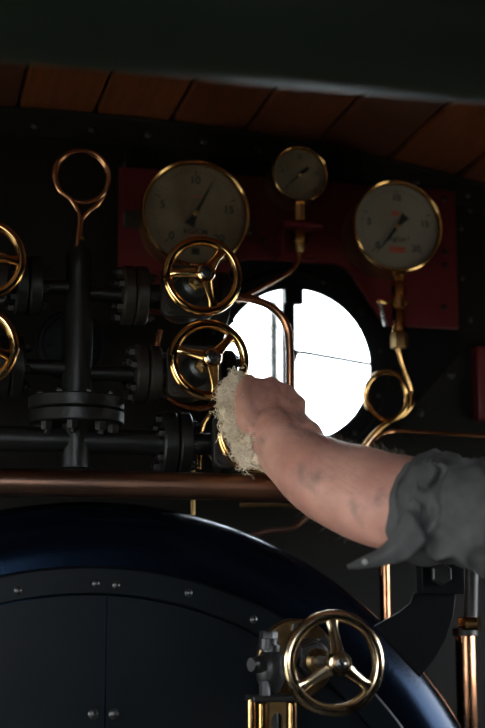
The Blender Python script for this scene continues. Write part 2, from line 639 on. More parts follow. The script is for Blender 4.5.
def gauge(px, py, R, yf, label, dial, numbers, needle, tail, extra=(), bezel='brass', tick=0.8, num_size=0.11, num_r=0.62):
    c = P(px, py, yf)
    o = Vector((c.x, YR, c.z))
    D = YR - yf
    t = thing('pressure_gauge', o, label, 'gauge', 'pressure gauges on the red board')
    A = (0, -1, 0)
    MB().lathe(o, A, [(R * 0.90, 0), (R * 0.92, 0.004), (R * 0.92, D - 0.012), (R * 0.985, D - 0.011), (R * 0.985, D - 0.010), (R * 0.9, D - 0.010)], 64).build('case', 'dull_brass', t)
    MB().lathe(o, A, [(R * 0.985, D - 0.011), (R * 0.998, D - 0.007), (R, D - 0.004), (R * 0.994, D - 0.0012), (R * 0.982, D + 0.0008), (R * 0.966, D + 0.0015), (R * 0.950, D + 0.0008), (R * 0.937, D - 0.0012), (R * 0.927, D - 0.004), (R * 0.92, D - 0.008)], 80, caps=False).build('bezel', bezel, t)
    MB().lathe(o, A, [(R * 0.91, D - 0.009), (R * 0.91, D - 0.007)], 64).build('dial', dial, t)
    f = o + Vector((0, -(D - 0.0068), 0))
    # tick marks, swept from lower left over the top to lower right
    mb = MB()
    for k in range(41):
        a = math.radians(225 - 270 * k / 40)
        big = k % 10 == 0
        r0, r1 = R * (tick - (0.10 if big else 0.035)), R * tick
        w = 0.0009 if big else 0.00045
        d, s = Vector((math.cos(a), 0, math.sin(a))), Vector((-math.sin(a), 0, math.cos(a)))
        b = len(mb.v)
        mb.v += [f + d * r0 + s * w, f + d * r0 - s * w, f + d * r1 - s * w, f + d * r1 + s * w]
        mb.f.append((b, b + 1, b + 2, b + 3))
    mb.build('scale_ticks', 'print_black', t)
    for s, a in numbers:
        a = math.radians(a)
        text_mesh(s, R * num_size * 2, f + Vector((math.cos(a) * R * num_r, 0, math.sin(a) * R * num_r)), 'print_black', t, 'numeral')
    for s, dx, dz, size, m in extra:
        if s is None:
            text = MB().box((f.x + dx * R - size[0] * R, f.y - 0.0001, f.z + dz * R - size[1] * R), (f.x + dx * R + size[0] * R, f.y + 0.0005, f.z + dz * R + size[1] * R))
            text.build('maker_mark', m, t)
        else:
            text_mesh(s, R * size, f + Vector((dx * R, 0, dz * R)), m, t, 'unit_text')
    # needle
    a = math.radians(needle[0])
    d, s = Vector((math.cos(a), 0, math.sin(a))), Vector((-math.sin(a), 0, math.cos(a)))
    g = f + Vector((0, -0.002, 0))
    L = needle[1] * R
    T, W = tail[0] * R, tail[1] * R
    pts = [g + d * L, g + d * L * 0.5 + s * R * 0.022, g + s * R * 0.035, g - d * T * 0.5 + s * R * 0.06, g - d * T + s * W, g - d * T * 1.0 - s * W, g - d * T * 0.5 - s * R * 0.06, g - s * R * 0.035, g + d * L * 0.5 - s * R * 0.022]
    mb = MB()
    mb.prism([(p.x, p.z) for p in pts], g.y, g.y - 0.0008)
    nd = mb.build('needle', 'print_black', t)
    MB().lathe(g, A, [(R * 0.055, 0), (R * 0.055, 0.0015), (R * 0.03, 0.0025)], 20).build('needle_boss', 'dull_brass', nd)
    return t, o, D


YG = 2.285
g1, o1, D1 = gauge(196.5, 212.5, 0.0945, YG, 'large aged pressure gauge with stained dial and needle pointing up', 'dial',
                   [('0', 225), ('5', 168), ('10', 91), ('15', 10), ('20', -45)], (63, 0.78), (0.26, 0.10),
                   [('KG/CM', 0.0, -0.34, 0.14, 'print_black'), (None, 0, -0.70, (0.075, 0.06), 'print_black'), (None, 0.02, 0.32, (0.12, 0.012), 'print_red'), (None, 0.02, -0.40, (0.16, 0.01), 'print_red')], num_size=0.10)
g2, o2, D2 = gauge(300.5, 174, 0.0505, YG + 0.01, 'small pressure gauge on a brass neck above the window', 'dial',
                   [('0', 225), ('5', 170), ('10', 90), ('15', 10)], (222, 0.72), (0.42, 0.05),
                   [], num_size=0.09)
g3, o3, D3 = gauge(398.5, 225.5, 0.0835, YG - 0.005, 'clean white pressure gauge above the brass cock and coiled siphon pipe', 'clean_dial',
                   [('0', 225), ('5', 174), ('10', 90), ('15', 8), ('20', -48)], (232, 0.80), (0.30, 0.10),
                   [('Kg/cm', 0.0, -0.27, 0.15, 'print_black'), ('2', 0.24, -0.23, 0.09, 'print_black'), (None, 0, -0.50, (0.17, 0.065), 'print_red'), (None, -0.04, 0.28, (0.08, 0.05), 'print_red')], num_size=0.10)
# fixing lugs of the left gauge and its foot
for sx in (-1, 1):
    cx = o1.x + sx * 0.098
    lug = MB().box((cx - 0.016, YR - 0.022, o1.z - 0.014), (cx + 0.016, YR, o1.z + 0.014)).build('fixing_lug', 'brown_iron', g1, bevel=0.003)
    hex_bolt(lug, (cx + sx * 0.004, YR - 0.022, o1.z), (0, -1, 0), 0.006, 0.005, 'brown_iron')
# small gauge: neck, nut
yn = YG + 0.03
zt = lambda y, Y=yn: P(300, y, Y).z
cx = P(299.5, 215, yn).x
MB().cyl((cx, yn, zt(203)), (cx, yn, zt(222)), 0.0112, n=20, bev=0.001).build('neck', 'brass', g2)
MB().hexa((cx, yn, zt(243)), (0, 0, 1), 0.0155, zt(231) - zt(243)).build('nut', 'brass', g2)
MB().lathe((cx, yn, zt(252)), (0, 0, 1), [(0.006, 0), (0.008, 0.004), (0.008, zt(243) - zt(252))], 16).build('union', 'dull_brass', g2)
# red bracket that carries the small gauge
mb = MB()
mb.box((P(281, 225, yn).x, yn - 0.018, zt(228)), (P(320, 225, yn).x, YR, zt(224)))
br = tag(mb.build('gauge_bracket', 'red_paint', bevel=0.001), 'small red shelf bracket under the small gauge', 'bracket')
rl = Vector(br.location)
MB().box((P(274, 240, YR).x, YR - 0.008, zt(255)), (P(312, 240, YR).x, YR - 0.001, zt(228.5))).build('back_plate', 'red_paint', br, bevel=0.001)
MB().box((P(275, 240, YR).x, YR - 0.05, zt(254)), (P(277.5, 240, YR).x, YR - 0.008, zt(229))).build('web', 'red_paint', br)
MB().box((P(275, 240, YR).x, YR - 0.035, zt(252)), (P(312, 240, YR).x, YR - 0.008, zt(250))).build('lip', 'red_paint', br)
hex_bolt(br, P(284, 242, YR - 0.008), (0, -1, 0), 0.005, 0.005, 'brown_iron')
mb = MB().tube([P(300, 250, yn), P(299, 258, yn), P(295, 267, yn - 0.005), P(284, 275, yn - 0.02), P(268, 284, yn - 0.06), P(253, 292, yn - 0.09), P(236, 301, yn - 0.12)], 0.0042)
tag(mb.build('gauge_pipe', 'copper'), 'thin copper pipe running down from the small gauge to the upper valve', 'pipe')

# right gauge: gauge cock with lever, then the siphon coil
yc = YG + 0.03
zq = lambda y: P(398, y, yc).z
cx = P(398.5, 300, yc).x
ck = thing('gauge_cock', (cx, yc, zq(348)), 'stack of brass fittings and a small cock under the clean white gauge', 'valve')


def stack(name, y0, y1, r, kind='cyl', m='brass'):
    h = zq(y0) - zq(y1)
    mb = MB()
    if kind == 'hex':
        mb.hexa((cx, yc, zq(y1)), (0, 0, 1), r, h, bev=0.1)
    else:
        mb.cyl((cx, yc, zq(y1)), (cx, yc, zq(y0)), r, n=20, bev=min(0.0015, h * 0.2))
    return mb.build(name, m, ck)


stack('collar', 273, 279, 0.0130)
stack('hexagon_nut', 279, 296, 0.0125, 'hex')
stack('neck', 296, 300, 0.009)
stack('cock_body', 299, 309, 0.0125)
stack('lower_body', 309, 323, 0.0118, 'hex')
stack('neck', 323, 327, 0.009)
stack('ring', 326, 333, 0.0140)
stack('union_nut', 333, 348, 0.0155, 'hex', 'dull_brass')
mb = MB().cyl(P(411, 303, yc), P(385, 302.5, yc), 0.0035, n=12)
MB.capsule(mb, P(379, 301.5, yc - 0.004), 0.005, P(385, 302.5, yc), 0.004)
mb.build('cock_plug', 'brass', ck)
MB().tube([P(380, 303, yc - 0.006), P(383, 314, yc - 0.008), P(385.5, 326, yc - 0.008)], lambda t: 0.0025 + 0.0012 * t, 10).build('cock_lever', 'steel', ck)
ysi = yc
pts = [(398.5, 347), (400.5, 356), (404, 368), (409, 381), (412, 394), (410, 407), (400, 417), (387, 420.5), (374, 414), (366, 401), (367, 386), (376, 375), (387, 372), (398, 376), (405, 387), (407, 399), (404, 410), (396, 418), (386, 424), (376, 432), (366, 444), (352, 462)]
mb = MB().tube([P(x, y, ysi - 0.013 * min(1, max(0, (i - 9) / 4))) for i, (x, y) in enumerate(pts)], 0.0048, 14)
tag(mb.build('siphon_pipe', 'brass'), 'brass siphon pipe coiled in one loop below the gauge cock', 'pipe')
mb = MB().tube([P(366, 452, 2.24), P(374, 440, 2.25), P(382, 434, 2.26), P(392, 431.7, 2.27), P(405, 431.5, 2.27), P(440, 433.5, 2.27), P(485, 436.5, 2.27), P(580, 443, 2.27)], 0.004, 12)
tag(mb.build('copper_pipe', 'copper'), 'long thin copper pipe running level along the front plate beneath the siphon loop', 'pipe')

# ================================================================== hand wheels and globe valves
WHEEL = {}


def wheel_meshes(R, r, wm='brass'):
    """rim, spoke, hub, nut meshes around the origin, axis toward -y"""
    key = (R, r)
    if key in WHEEL:
        return WHEEL[key]
    k = R / 0.0465
    out = {}
    out['rim'] = MB().torus((0, 0, 0), (0, 1, 0), R, r, 96, 18, 0.95).mesh('handwheel', angle=60)
    mb = MB()
    rings = []
    n = 14
    for i in range(15):
        t = i / 14
        x = 0.006 * k + (R - 0.006 * k) * t
        y = -0.016 * k * (1 - t) ** 1.3
        w = (0.0085 - 0.0034 * math.sin(PI * min(1, t * 1.25) / 2) + 0.0052 * max(0, (t - 0.62) / 0.38) ** 2) * k
        h = (0.0052 - 0.0010 * t) * k
        rings.append([Vector((x, y + h * math.sin(2 * PI * j / n), w * math.cos(2 * PI * j / n))) for j in range(n)])
    mb.grid(rings)
    out['spoke'] = mb.mesh('spoke', angle=60)
    out['hub'] = MB().lathe((0, 0, 0), (0, -1, 0), [(0.010 * k, 0.004 * k), (0.0125 * k, 0.008 * k), (0.0125 * k, 0.020 * k), (0.0112 * k, 0.0225 * k), (0.009 * k, 0.0232 * k), (0.0085 * k, 0.0215 * k)], 40).mesh('hub', angle=40)
    out['washer'] = MB().lathe((0, 0, 0), (0, -1, 0), [(0.0082 * k, 0.020 * k), (0.0082 * k, 0.0232 * k), (0.0072 * k, 0.0238 * k)], 30).mesh('washer', angle=40)
    mb = MB().hexa((0, -0.0225 * k, 0), (0, -1, 0), 0.0062 * k, 0.0045 * k)
    mb.lathe((0, -0.0265 * k, 0), (0, -1, 0), [(0.0033 * k, 0), (0.0033 * k, 0.0028 * k), (0.002 * k, 0.0036 * k)], 14)
    out['nut'] = mb.mesh('hub_nut', angle=30)
    for key2, m in (('rim', wm), ('spoke', wm), ('hub', wm), ('washer', 'steel' if wm == 'brass' else 'dark_brass'), ('nut', 'dark_steel' if wm == 'brass' else 'steel')):
        out[key2].materials.append(MATS[m])
    WHEEL[key] = out
    return out


def handwheel(root, c, R, r, angles, tilt=(0, 0), m='brass'):
    ms = wheel_meshes(R, r, m)

    def link(name, me, parent, loc, rot=(0, 0, 0)):
        o = bpy.data.objects.new(name, me)
        COL.objects.link(o)
        o.parent = parent
        o.location = loc
        o.rotation_euler = rot
        return o
    rim = link('handwheel', ms['rim'], root, Vector(c) - Vector(root.location), (tilt[0], 0, tilt[1]))
    for a in angles:
        link('spoke', ms['spoke'], rim, (0, 0, 0), (0, -math.radians(a), 0))
    link('hub', ms['hub'], rim, (0, 0, 0))
    link('washer', ms['washer'], rim, (0, 0, 0))
    link('hub_nut', ms['nut'], rim, (0, 0, 0))
    return rim


RW, TW = 0.0514, 0.0069


def flange_disc(root, c, ax, R, t, bolts=8, m='black_iron', ph=0.2, bside=1):
    a = Vector(ax)
    d = MB().lathe(c, a, [(R * 0.55, 0), (R - 0.003, 0), (R, 0.003), (R, t - 0.002), (R - 0.002, t), (R * 0.5, t)], 48).build('flange', m, root)
    if bolts:
        if bside > 0:
            bolt_ring(d, Vector(c) + a * t, ax, R * 0.76, bolts, 0.0075, 0.008, m, ph)
        else:
            bolt_ring(d, Vector(c), tuple(-q for q in ax), R * 0.76, bolts, 0.0075, 0.008, m, ph)
    return d


def globe_valve(px, py, angles, label, yw=1.93, side=-1, group='globe valves with brass wheels above the boiler', flange_m='black_iron', right_flange=True, r=RW, fx=None, fm='brown_iron'):
    c = P(px, py, yw)
    yb = 2.08
    o = Vector((c.x, yb, c.z))
    t = thing('globe_valve', (o.x, o.y, o.z - 0.05), label, 'valve', group)
    A = (0, -1, 0)
    # round body with in- and outlet necks
    mb = MB()
    mb.lathe(o, A, [(0.012, -0.045), (0.026, -0.038), (0.036, -0.02), (0.039, 0), (0.036, 0.02), (0.032, 0.034)], 36)
    mb.build('body', 'black_iron', t)
    fl0 = P(fx, 300, yb).x + 0.0205 if side < 0 else P(fx, 300, yb).x
    na, nz_ = (fl0 + 0.01, o.x + 0.06) if side < 0 else (o.x - 0.06, fl0 + 0.01)
    MB().cyl((na, yb, o.z), (nz_, yb, o.z), 0.020, n=24).build('neck', 'black_iron', t)
    flange_disc(t, (fl0, yb, o.z), (1, 0, 0), 0.045, 0.0185, 6, fm, 0.3, 1 if side < 0 else -1)
    if side < 0:
        flange_disc(t, o + Vector((0.050, 0, 0)), (1, 0, 0), 0.043, 0.018, 6, ph=0.4)
    # square bonnet with rounded corners
    sec = []
    s, q = 0.040, 0.012
    for i in range(4):
        cxx, czz = [(1, 1), (-1, 1), (-1, -1), (1, -1)][i]
        for j in range(6):
            a = PI / 2 * i + PI / 2 * j / 5
            sec.append((o.x + cxx * (s - q) + q * math.cos(a), o.z + czz * (s - q) + q * math.sin(a)))
    bn = MB().prism(sec, o.y - 0.034, o.y - 0.050).build('bonnet', 'brown_iron', t, bevel=0.0015)
    for sx in (-1, 1):
        for sz in (-1, 1):
            hex_bolt(bn, (o.x + sx * 0.028, o.y - 0.050, o.z + sz * 0.028), A, 0.0075, 0.007, 'brown_iron')
    mb = MB().lathe(o, A, [(0.024, 0.05), (0.022, 0.06), (0.016, 0.075), (0.015, 0.09), (0.019, 0.091), (0.019, 0.104), (0.015, 0.106)], 28)
    mb.build('gland', 'dark_steel', t)
    nutm = MB().hexa(o + Vector((0, -0.104, 0)), A, 0.013, 0.012).build('gland_nut', 'dull_brass', t)
    MB().cyl(o + Vector((0, -0.1, 0)), (o.x, yw - 0.012, o.z), 0.0055, n=16).build('stem', 'steel', t)
    handwheel(t, (o.x, yw, o.z), r, TW, angles)
    return t, o


v1, q1 = globe_valve(202.5, 276, (178, 53, -70), 'globe valve with a gleaming brass handwheel in front of the stained gauge', fx=120.5)
v2, q2 = globe_valve(209, 360, (165, 47, -78), 'globe valve with a brass handwheel, its rim just above the cotton waste', fx=134)
v3, q3 = globe_valve(257, 433, (100, -20, -140), 'globe valve with its brass handwheel half hidden by cotton waste', fx=204, fm='black_iron')
v4, q4 = globe_valve(-16, 259, (0, 120, -120), 'globe valve with a brass handwheel beside the black column, upper of two', side=1, fx=14, fm='black_iron')
v5, q5 = globe_valve(-24, 346, (-14, 106, -134), 'globe valve with a brass handwheel beside the black column, lower of two', side=1, fx=-2, fm='black_iron')

# ================================================================== black steam manifold with column
YM = 2.08
base = P(78, 466, YM)
man = thing('steam_manifold', base, 'black iron steam column with side branches, a wide round flange and a thick lower pipe', 'manifold')
cxm = P(78, 330, YM).x
zz = lambda y: P(78, y, YM).z
MB().lathe((cxm, YM, zz(396)), (0, 0, 1), [(0.0225, 0), (0.0225, zz(318) - zz(396)), (0.0195, zz(306) - zz(396)), (0.0195, zz(272) - zz(396)), (0.0205, zz(268) - zz(396)), (0.0205, zz(255) - zz(396)), (0.017, zz(249) - zz(396)), (0.008, zz(247) - zz(396)), (0.006, zz(240) - zz(396))], 36).build('column', 'black_iron', man)
for ya, yb_, in ((398, 411), (412, 425)):
    fl = MB().lathe((cxm, YM, zz(yb_)), (0, 0, 1), [(0.03, 0), (0.068, 0), (0.0705, 0.002), (0.0705, zz(ya) - zz(yb_) - 0.002), (0.068, zz(ya) - zz(yb_)), (0.02, zz(ya) - zz(yb_))], 64).build('base_flange', 'black_iron', man)
    if ya > 400:
        bolt_ring(fl, (cxm, YM, zz(425)), (0, 0, -1), 0.055, 8, 0.009, 0.012, 'black_iron', 0.2)
    else:
        bolt_ring(fl, (cxm, YM, zz(398)), (0, 0, 1), 0.055, 8, 0.007, 0.005, 'black_iron', 0.2)
MB().cyl((cxm, YM, zz(468)), (cxm, YM, zz(425)), 0.0212, n=28).build('stub', 'black_iron', man)
# cross branches, each ending in a bolted flange that meets the valve's own
for q_, fx, sd, m_ in ((q1, 120.5, -1, 'brown_iron'), (q2, 134, -1, 'brown_iron'), (q4, 14, 1, 'black_iron'), (q5, -2, 1, 'black_iron')):
    x0_ = P(fx, 300, YM).x
    if sd < 0:
        MB().cyl((cxm + 0.01, YM, q_.z), (x0_ + 0.01, YM, q_.z), 0.0115, n=20).build('branch', 'black_iron', man)
        flange_disc(man, (x0_, YM, q_.z), (1, 0, 0), 0.045, 0.0185, 6, m_, 0.3, -1)
    else:
        MB().cyl((x0_ + 0.03, YM, q_.z), (cxm - 0.01, YM, q_.z), 0.0115, n=20).build('branch', 'black_iron', man)
        flange_disc(man, (x0_ + 0.0205, YM, q_.z), (1, 0, 0), 0.045, 0.0185, 6, m_, 0.3, 1)
# round blanking flange behind the column
cb = P(73, 342, 2.2)
bf = MB().lathe((cb.x, YW, cb.z), (0, -1, 0), [(0.030, 0), (0.030, YW - 2.235), (0.052, YW - 2.234), (0.055, YW - 2.231), (0.055, YW - 2.215), (0.052, YW - 2.211), (0.047, YW - 2.211), (0.045, YW - 2.216), (0.0, YW - 2.216)], 56).build('blank_flange', 'black_paint', man)
bolt_ring(bf, (cb.x, 2.216, cb.z), (0, -1, 0), 0.034, 6, 0.006, 0.005, 'black_paint')
# lower thick pipe with its flanges
zl3 = q3.z
MB().cyl((P(-160, 450, YM).x, YM, zl3), (P(160, 450, YM).x, YM, zl3), 0.0185, n=28).build('lower_pipe', 'black_iron', man)
xf = P(160, 441, YM).x
flange_disc(man, (xf, YM, zl3), (1, 0, 0), 0.0465, 0.022, 6, 'black_iron', 0.3, -1)
flange_disc(man, (xf + 0.0245, YM, zl3), (1, 0, 0), 0.0465, 0.019, 6, 'black_iron', 0.3, 1)
MB().cyl((xf + 0.04, YM, zl3), (P(204, 300, YM).x + 0.019, YM, zl3), 0.0165, n=24).build('spigot', 'black_iron', man)

# copper pigtail on top of the column
pt = thing('pigtail_pipe', (cxm, YM, zz(246)), 'copper pigtail pipe looped into a ring on top of the black column', 'pipe')
loop = [(77, 247), (78, 236), (79.5, 222), (78, 212), (71, 200), (60, 191), (54.5, 179), (56, 165), (66, 154.5), (80, 151), (95, 154), (106, 165), (108.5, 180), (102, 195), (88, 202), (72, 200), (60, 190), (55.5, 176), (60, 161), (71, 153.5), (84, 152), (98, 158), (107, 171), (107, 187), (99, 203), (88, 212), (82, 220), (80, 230), (79.5, 244)]
pp = []
for i, (x, y) in enumerate(loop):
    k = i / (len(loop) - 1)
    pp.append(P(x, y, YM - 0.004 + 0.012 * max(0, min(1, (k - 0.2) / 0.6))))
MB().tube(pp, 0.0036, 12).build('coil', 'copper', pt)
MB().hexa((cxm, YM, zz(247)), (0, 0, 1), 0.0065, zz(236) - zz(247)).build('union_nut', 'brass', pt)

# ================================================================== other pipes near the valves
mb = MB().tube([P(228, 296, 2.10), P(240, 297, 2.10), P(255, 300, 2.10), P(270, 306, 2.10), (P(281, 316, 2.10)), P(287.5, 329, 2.10), P(289.5, 345, 2.10), P(290, 375, 2.10), P(290, 470, 2.10)], 0.0066, 16)
tag(mb.build('bent_pipe', 'copper'), 'stout copper pipe bending down in front of the round window', 'pipe')
mb = MB().tube([P(160, 330, 2.22), P(156.5, 350, 2.22), P(157, 374, 2.22), P(163, 392, 2.22), P(176, 404, 2.22), P(195, 409, 2.22), P(216, 405, 2.22), P(240, 392, 2.22)], 0.0052, 12)
tag(mb.build('curved_pipe', 'copper'), 'copper pipe curving round behind the middle handwheel', 'pipe')
mb = MB().tube([P(199, 470, 2.2), P(200, 440, 2.2), P(203, 424, 2.2), P(211, 413, 2.2), P(222, 408, 2.19), P(240, 406, 2.19)], 0.0042, 12)
tag(mb.build('curved_pipe', 'brass'), 'yellow brass pipe bending behind the cotton waste', 'pipe')
# big pipe across the boiler top
pz = P(120, 484.5, 1.985)
mb = MB().cyl((X0 + 0.3, 1.985, pz.z), (X1 - 0.25, 1.985, pz.z), 0.0195, n=40)
tag(mb.build('cross_pipe', 'dull_copper'), 'fat brown tarnished pipe running level across the top of the boiler', 'pipe')
mb = MB().tube([P(225, 545, 2.25), P(262, 532.5, 2.25), P(278, 530.5, 2.25), P(293, 528, 2.25), P(304, 520, 2.25), P(318, 510, 2.25), P(345, 503, 2.25)], 0.005, 12)
tag(mb.build('return_pipe', 'dull_copper'), 'reddish copper pipe dipping behind the boiler shoulder', 'pipe')
mb = MB().tube([P(240, 505, 2.28), P(274, 505, 2.28), P(300, 507, 2.28), P(340, 512, 2.28)], 0.0035, 12)
tag(mb.build('return_pipe', 'dull_brass'), 'thin brass pipe under the fat brown pipe, above the reddish one', 'pipe')
mb = MB().cyl(P(193, 515, 2.15), P(193, 470, 2.15), 0.0035, n=12)
tag(mb.build('drain_stub', 'dull_brass'), 'short brass drain stub under the fat brown pipe', 'pipe')

# ================================================================== boiler end
BC = (0.275, 1.062)
BR = 0.644
mb = MB()
YBk = 2.0
prof = [(0.0, 0.0), (BR - 0.085, 0.0)]
for i in range(1, 13):
    t = PI / 2 * i / 12
    prof.append((BR - 0.085 + 0.085 * math.sin(t), 0.075 * (1 - math.cos(t))))
prof += [(BR, 0.105), (BR - 0.004, 0.109), (BR - 0.064, 0.112), (BR - 0.064, YW - YBk - 0.001)]
mb.lathe((BC[0], YBk, BC[1]), (0, 1, 0), prof, 160)
boiler = tag(mb.build('boiler_end', 'boiler_paint', origin=(BC[0], YBk, BC[1] - BR), angle=50), 'huge round blue-black painted boiler end filling the cab below the pipes', 'boiler')
CC = (0.262, 1.040)
mb = MB().lathe((CC[0], YBk, CC[1]), (0, -1, 0), [(0.532, -0.002), (0.532, 0.010), (0.534, 0.0125), (0.567, 0.0125), (0.571, 0.009), (0.571, -0.002)], 160, caps=False)
mb.build('cover_ring', 'cover_paint', boiler)
xj = P(106, 650, YBk - 0.008).x
for sgn in (-1, 1):
    sec = []
    n = 60
    r = 0.530
    xe = xj + sgn * 0.0012
    t0 = math.acos((xe - CC[0]) / r)
    for i in range(n + 1):
        t = t0 - 2 * t0 * i / n if sgn > 0 else t0 + (2 * PI - 2 * t0) * i / n
        sec.append((CC[0] + r * math.cos(t), CC[1] + r * math.sin(t)))
    hp = MB().prism(sec, YBk - 0.008, YBk + 0.004).build('cover_plate', 'cover_paint', boiler)
    for x, y in ((93, 714) if sgn < 0 else (113.5, 714),):
        hex_bolt(hp, P(x, y, YBk - 0.008), (0, -1, 0), 0.0075, 0.005, 'dark_steel', 'screw')
for x, y in ((18, 590.5), (96, 583.5), (116, 585), (188.5, 593), (253.5, 619.5)):
    hex_bolt(boiler, P(x, y, YBk - 0.0125), (0, -1, 0), 0.0058, 0.0045, 'dark_steel', 'screw')

# ================================================================== water gauge cock with brass handwheel, lower right
yv = 1.80
cw = P(334, 663, yv)
wv = thing('gauge_valve', (cw.x, 1.98, cw.z - 0.06), 'bronze valve with a worn brass handwheel on the boiler end', 'valve')
o = Vector((cw.x, YBk, cw.z))
A = (0, -1, 0)
fl = MB().lathe(o + Vector((0.0, 0, 0.0)), A, [(0.056, 0), (0.056, 0.022), (0.053, 0.026), (0.03, 0.027)], 56).build('mounting_flange', 'dark_brass', wv)
bolt_ring(fl, o + Vector((0, -0.026, 0)), A, 0.042, 6, 0.009, 0.009, 'dark_steel', 0.55)
MB().lathe(o, A, [(0.026, 0.02), (0.024, 0.05), (0.030, 0.055), (0.030, 0.085), (0.022, 0.09), (0.018, 0.11)], 32).build('body', 'brown_iron', wv)
MB().hexa(o + Vector((0, -0.09, 0)), A, 0.026, 0.022).build('gland_nut', 'dark_steel', wv)
MB().lathe(o, A, [(0.017, 0.11), (0.017, 0.13), (0.012, 0.134)], 28).build('gland', 'dark_brass', wv)
MB().cyl(o + Vector((0, -0.12, 0)), (o.x, yv - 0.012, o.z), 0.007, n=16).build('stem', 'dark_steel', wv)
handwheel(wv, (o.x, yv, o.z), 0.0602, 0.0082, (93, -33, -147), m='worn_brass')

# column of the water gauge beside it
yg = 1.89
wc = P(271, 668, yg)
wg = thing('water_gauge', (wc.x, yg, P(271, 740, yg).z), 'dark water gauge head with brass guard tubes beside the worn handwheel', 'gauge')
zz2 = lambda y: P(271, y, yg).z
MB().lathe((wc.x, yg, zz2(692)), (0, 0, 1), [(0.012, 0), (0.014, 0.006), (0.019, 0.016), (0.021, 0.03), (0.019, 0.045), (0.013, 0.053), (0.013, zz2(645) - zz2(692))], 28).build('head', 'black_iron', wg)
MB().cyl((wc.x, yg, zz2(667)), (wc.x + 0.05, YBk - 0.02, zz2(667)), 0.014, n=20).build('branch', 'black_iron', wg)
xh = P(268.5, 640, yg).x
MB().cyl((xh, yg, zz2(650)), (xh, yg, zz2(638)), 0.0125, n=24, bev=0.001).build('cap_collar', 'black_iron', wg)
MB().lathe((xh, yg, zz2(639)), (0, 0, 1), [(0.0125, 0), (0.0125, 0.009), (0.011, 0.011)], 6, phase=0.2).build('cap_nut', 'black_iron', wg)
xn = P(262, 664, yg - 0.01).x
MB().hexa((xn, yg - 0.012, zz2(664)), (-1, -0.4, 0), 0.0115, 0.012).build('side_nut', 'black_iron', wg)
MB().cyl((xn - 0.010, yg - 0.017, zz2(664)), (xn - 0.018, yg - 0.021, zz2(664)), 0.0095, n=18, bev=0.001).build('side_plug', 'black_iron', wg)
MB().hexa((wc.x - 0.012, yg - 0.012, zz2(695)), (0, 0, 1), 0.0075, zz2(680) - zz2(695)).build('clamp_nut', 'black_iron', wg)
mb = MB().box((P(249, 700, yg).x, yg - 0.025, zz2(701)), (P(293, 700, yg).x, yg + 0.025, zz2(695)))
mb.build('top_plate', 'black_iron', wg, bevel=0.002)
for x, r_ in ((251.5, 0.0055), (262.5, 0.0068), (292, 0.0068)):
    xx = P(x, 710, yg - 0.018).x
    MB().cyl((xx, yg - 0.018, zz2(900)), (xx, yg - 0.018, zz2(698 if x < 260 else 702)), r_, n=20, bev=0.001).build('guard_tube', 'brass', wg)
xx0, xx1 = P(268.5, 710, yg - 0.02).x, P(286, 710, yg - 0.02).x
mid, hw = (xx0 + xx1) / 2, (xx1 - xx0) / 2
sec = [(xx0, zz2(900)), (xx0, zz2(700)), (xx1, zz2(700)), (xx1, zz2(900)), (mid + hw * 0.62, zz2(900))]
for i in range(9):
    t = PI * i / 8
    sec.append((mid + hw * 0.62 * math.cos(t), zz2(718) + hw * 0.7 * math.sin(t)))
sec.append((mid - hw * 0.62, zz2(900)))
MB().prism(list(reversed(sec)), yg - 0.022, yg - 0.012).build('slotted_guard', 'dull_brass', wg)
MB().cyl((mid, yg - 0.004, zz2(900)), (mid, yg - 0.004, zz2(702)), 0.0055, n=16).build('gauge_glass', 'black_iron', wg)

# ================================================================== pointed black bracket and vertical pipes, right
yk = 1.86
bk = thing('pointed_bracket', P(420, 677, yk), 'black pointed steel plate with a hexagon bolt hanging under the sleeve', 'bracket')
blade = [(415, 593), (411, 603), (400, 612), (375, 626), (420, 677), (434, 660), (446, 640), (453, 618), (456.5, 592)]
MB().prism([(P(x, y, yk).x, P(x, y, yk).z) for x, y in blade], yk, yk + 0.008).build('blade', 'black_paint', bk, bevel=0.001)
pa, pb = P(419, 594, yk), P(460, 545, yk)
MB().box((pa.x, yk - 0.014, pa.z), (pb.x, yk + 0.008, pb.z)).build('lug', 'black_paint', bk, bevel=0.001)
hb = P(440, 574, yk - 0.014)
MB().lathe(hb, (0, -1, 0), [(0.0155, 0), (0.0155, 0.008), (0.0135, 0.010)], 6, phase=PI / 6).build('bolt_head', 'black_iron', bk)
pa, pb = P(428, 546, yk), P(452, 478, yk)
MB().box((pa.x, yk, pa.z), (pb.x, yk + 0.008, pz.z)).build('hanger', 'black_paint', bk)
MB().box((pa.x, yk, pz.z - 0.006), (pb.x, 1.985 - 0.019, pz.z + 0.006)).build('clip', 'black_paint', bk)

vp = thing('vertical_pipe', P(388, 640, 2.2), 'bare copper pipe standing behind the bracket blade, its top under the shirt cuff', 'pipe', 'upright copper pipes beside the boiler')
cp = P(385, 590, 2.2)
MB().cyl((cp.x, 2.2, 1.505), (cp.x, 2.2, P(385, 530, 2.2).z), 0.0088, n=20).build('pipe_run', 'copper', vp)
MB().hexa((cp.x, 2.2, P(385, 560, 2.2).z), (0, 0, 1), 0.013, 0.014).build('union_nut', 'brass', vp)
vp2 = thing('vertical_pipe', P(469, 740, 2.12), 'fat bright copper pipe with a brass union standing beside the boiler shoulder', 'pipe', 'upright copper pipes beside the boiler')
cp = P(469, 680, 2.12)
zv = lambda y: P(469, y, 2.12).z
MB().tube([(cp.x, 2.13, zv(632)), (cp.x, 2.13, 1.42), (cp.x + 0.004, 2.135, 1.365), (cp.x + 0.03, 2.15, 1.32), (cp.x + 0.09, 2.17, 1.28), (cp.x + 0.2, 2.18, 1.22)], 0.0165, 28).build('pipe_run', 'copper', vp2)
MB().cyl((cp.x, 2.13, zv(636)), (cp.x, 2.13, zv(628)), 0.020, n=28, bev=0.001).build('collar', 'brown_iron', vp2)
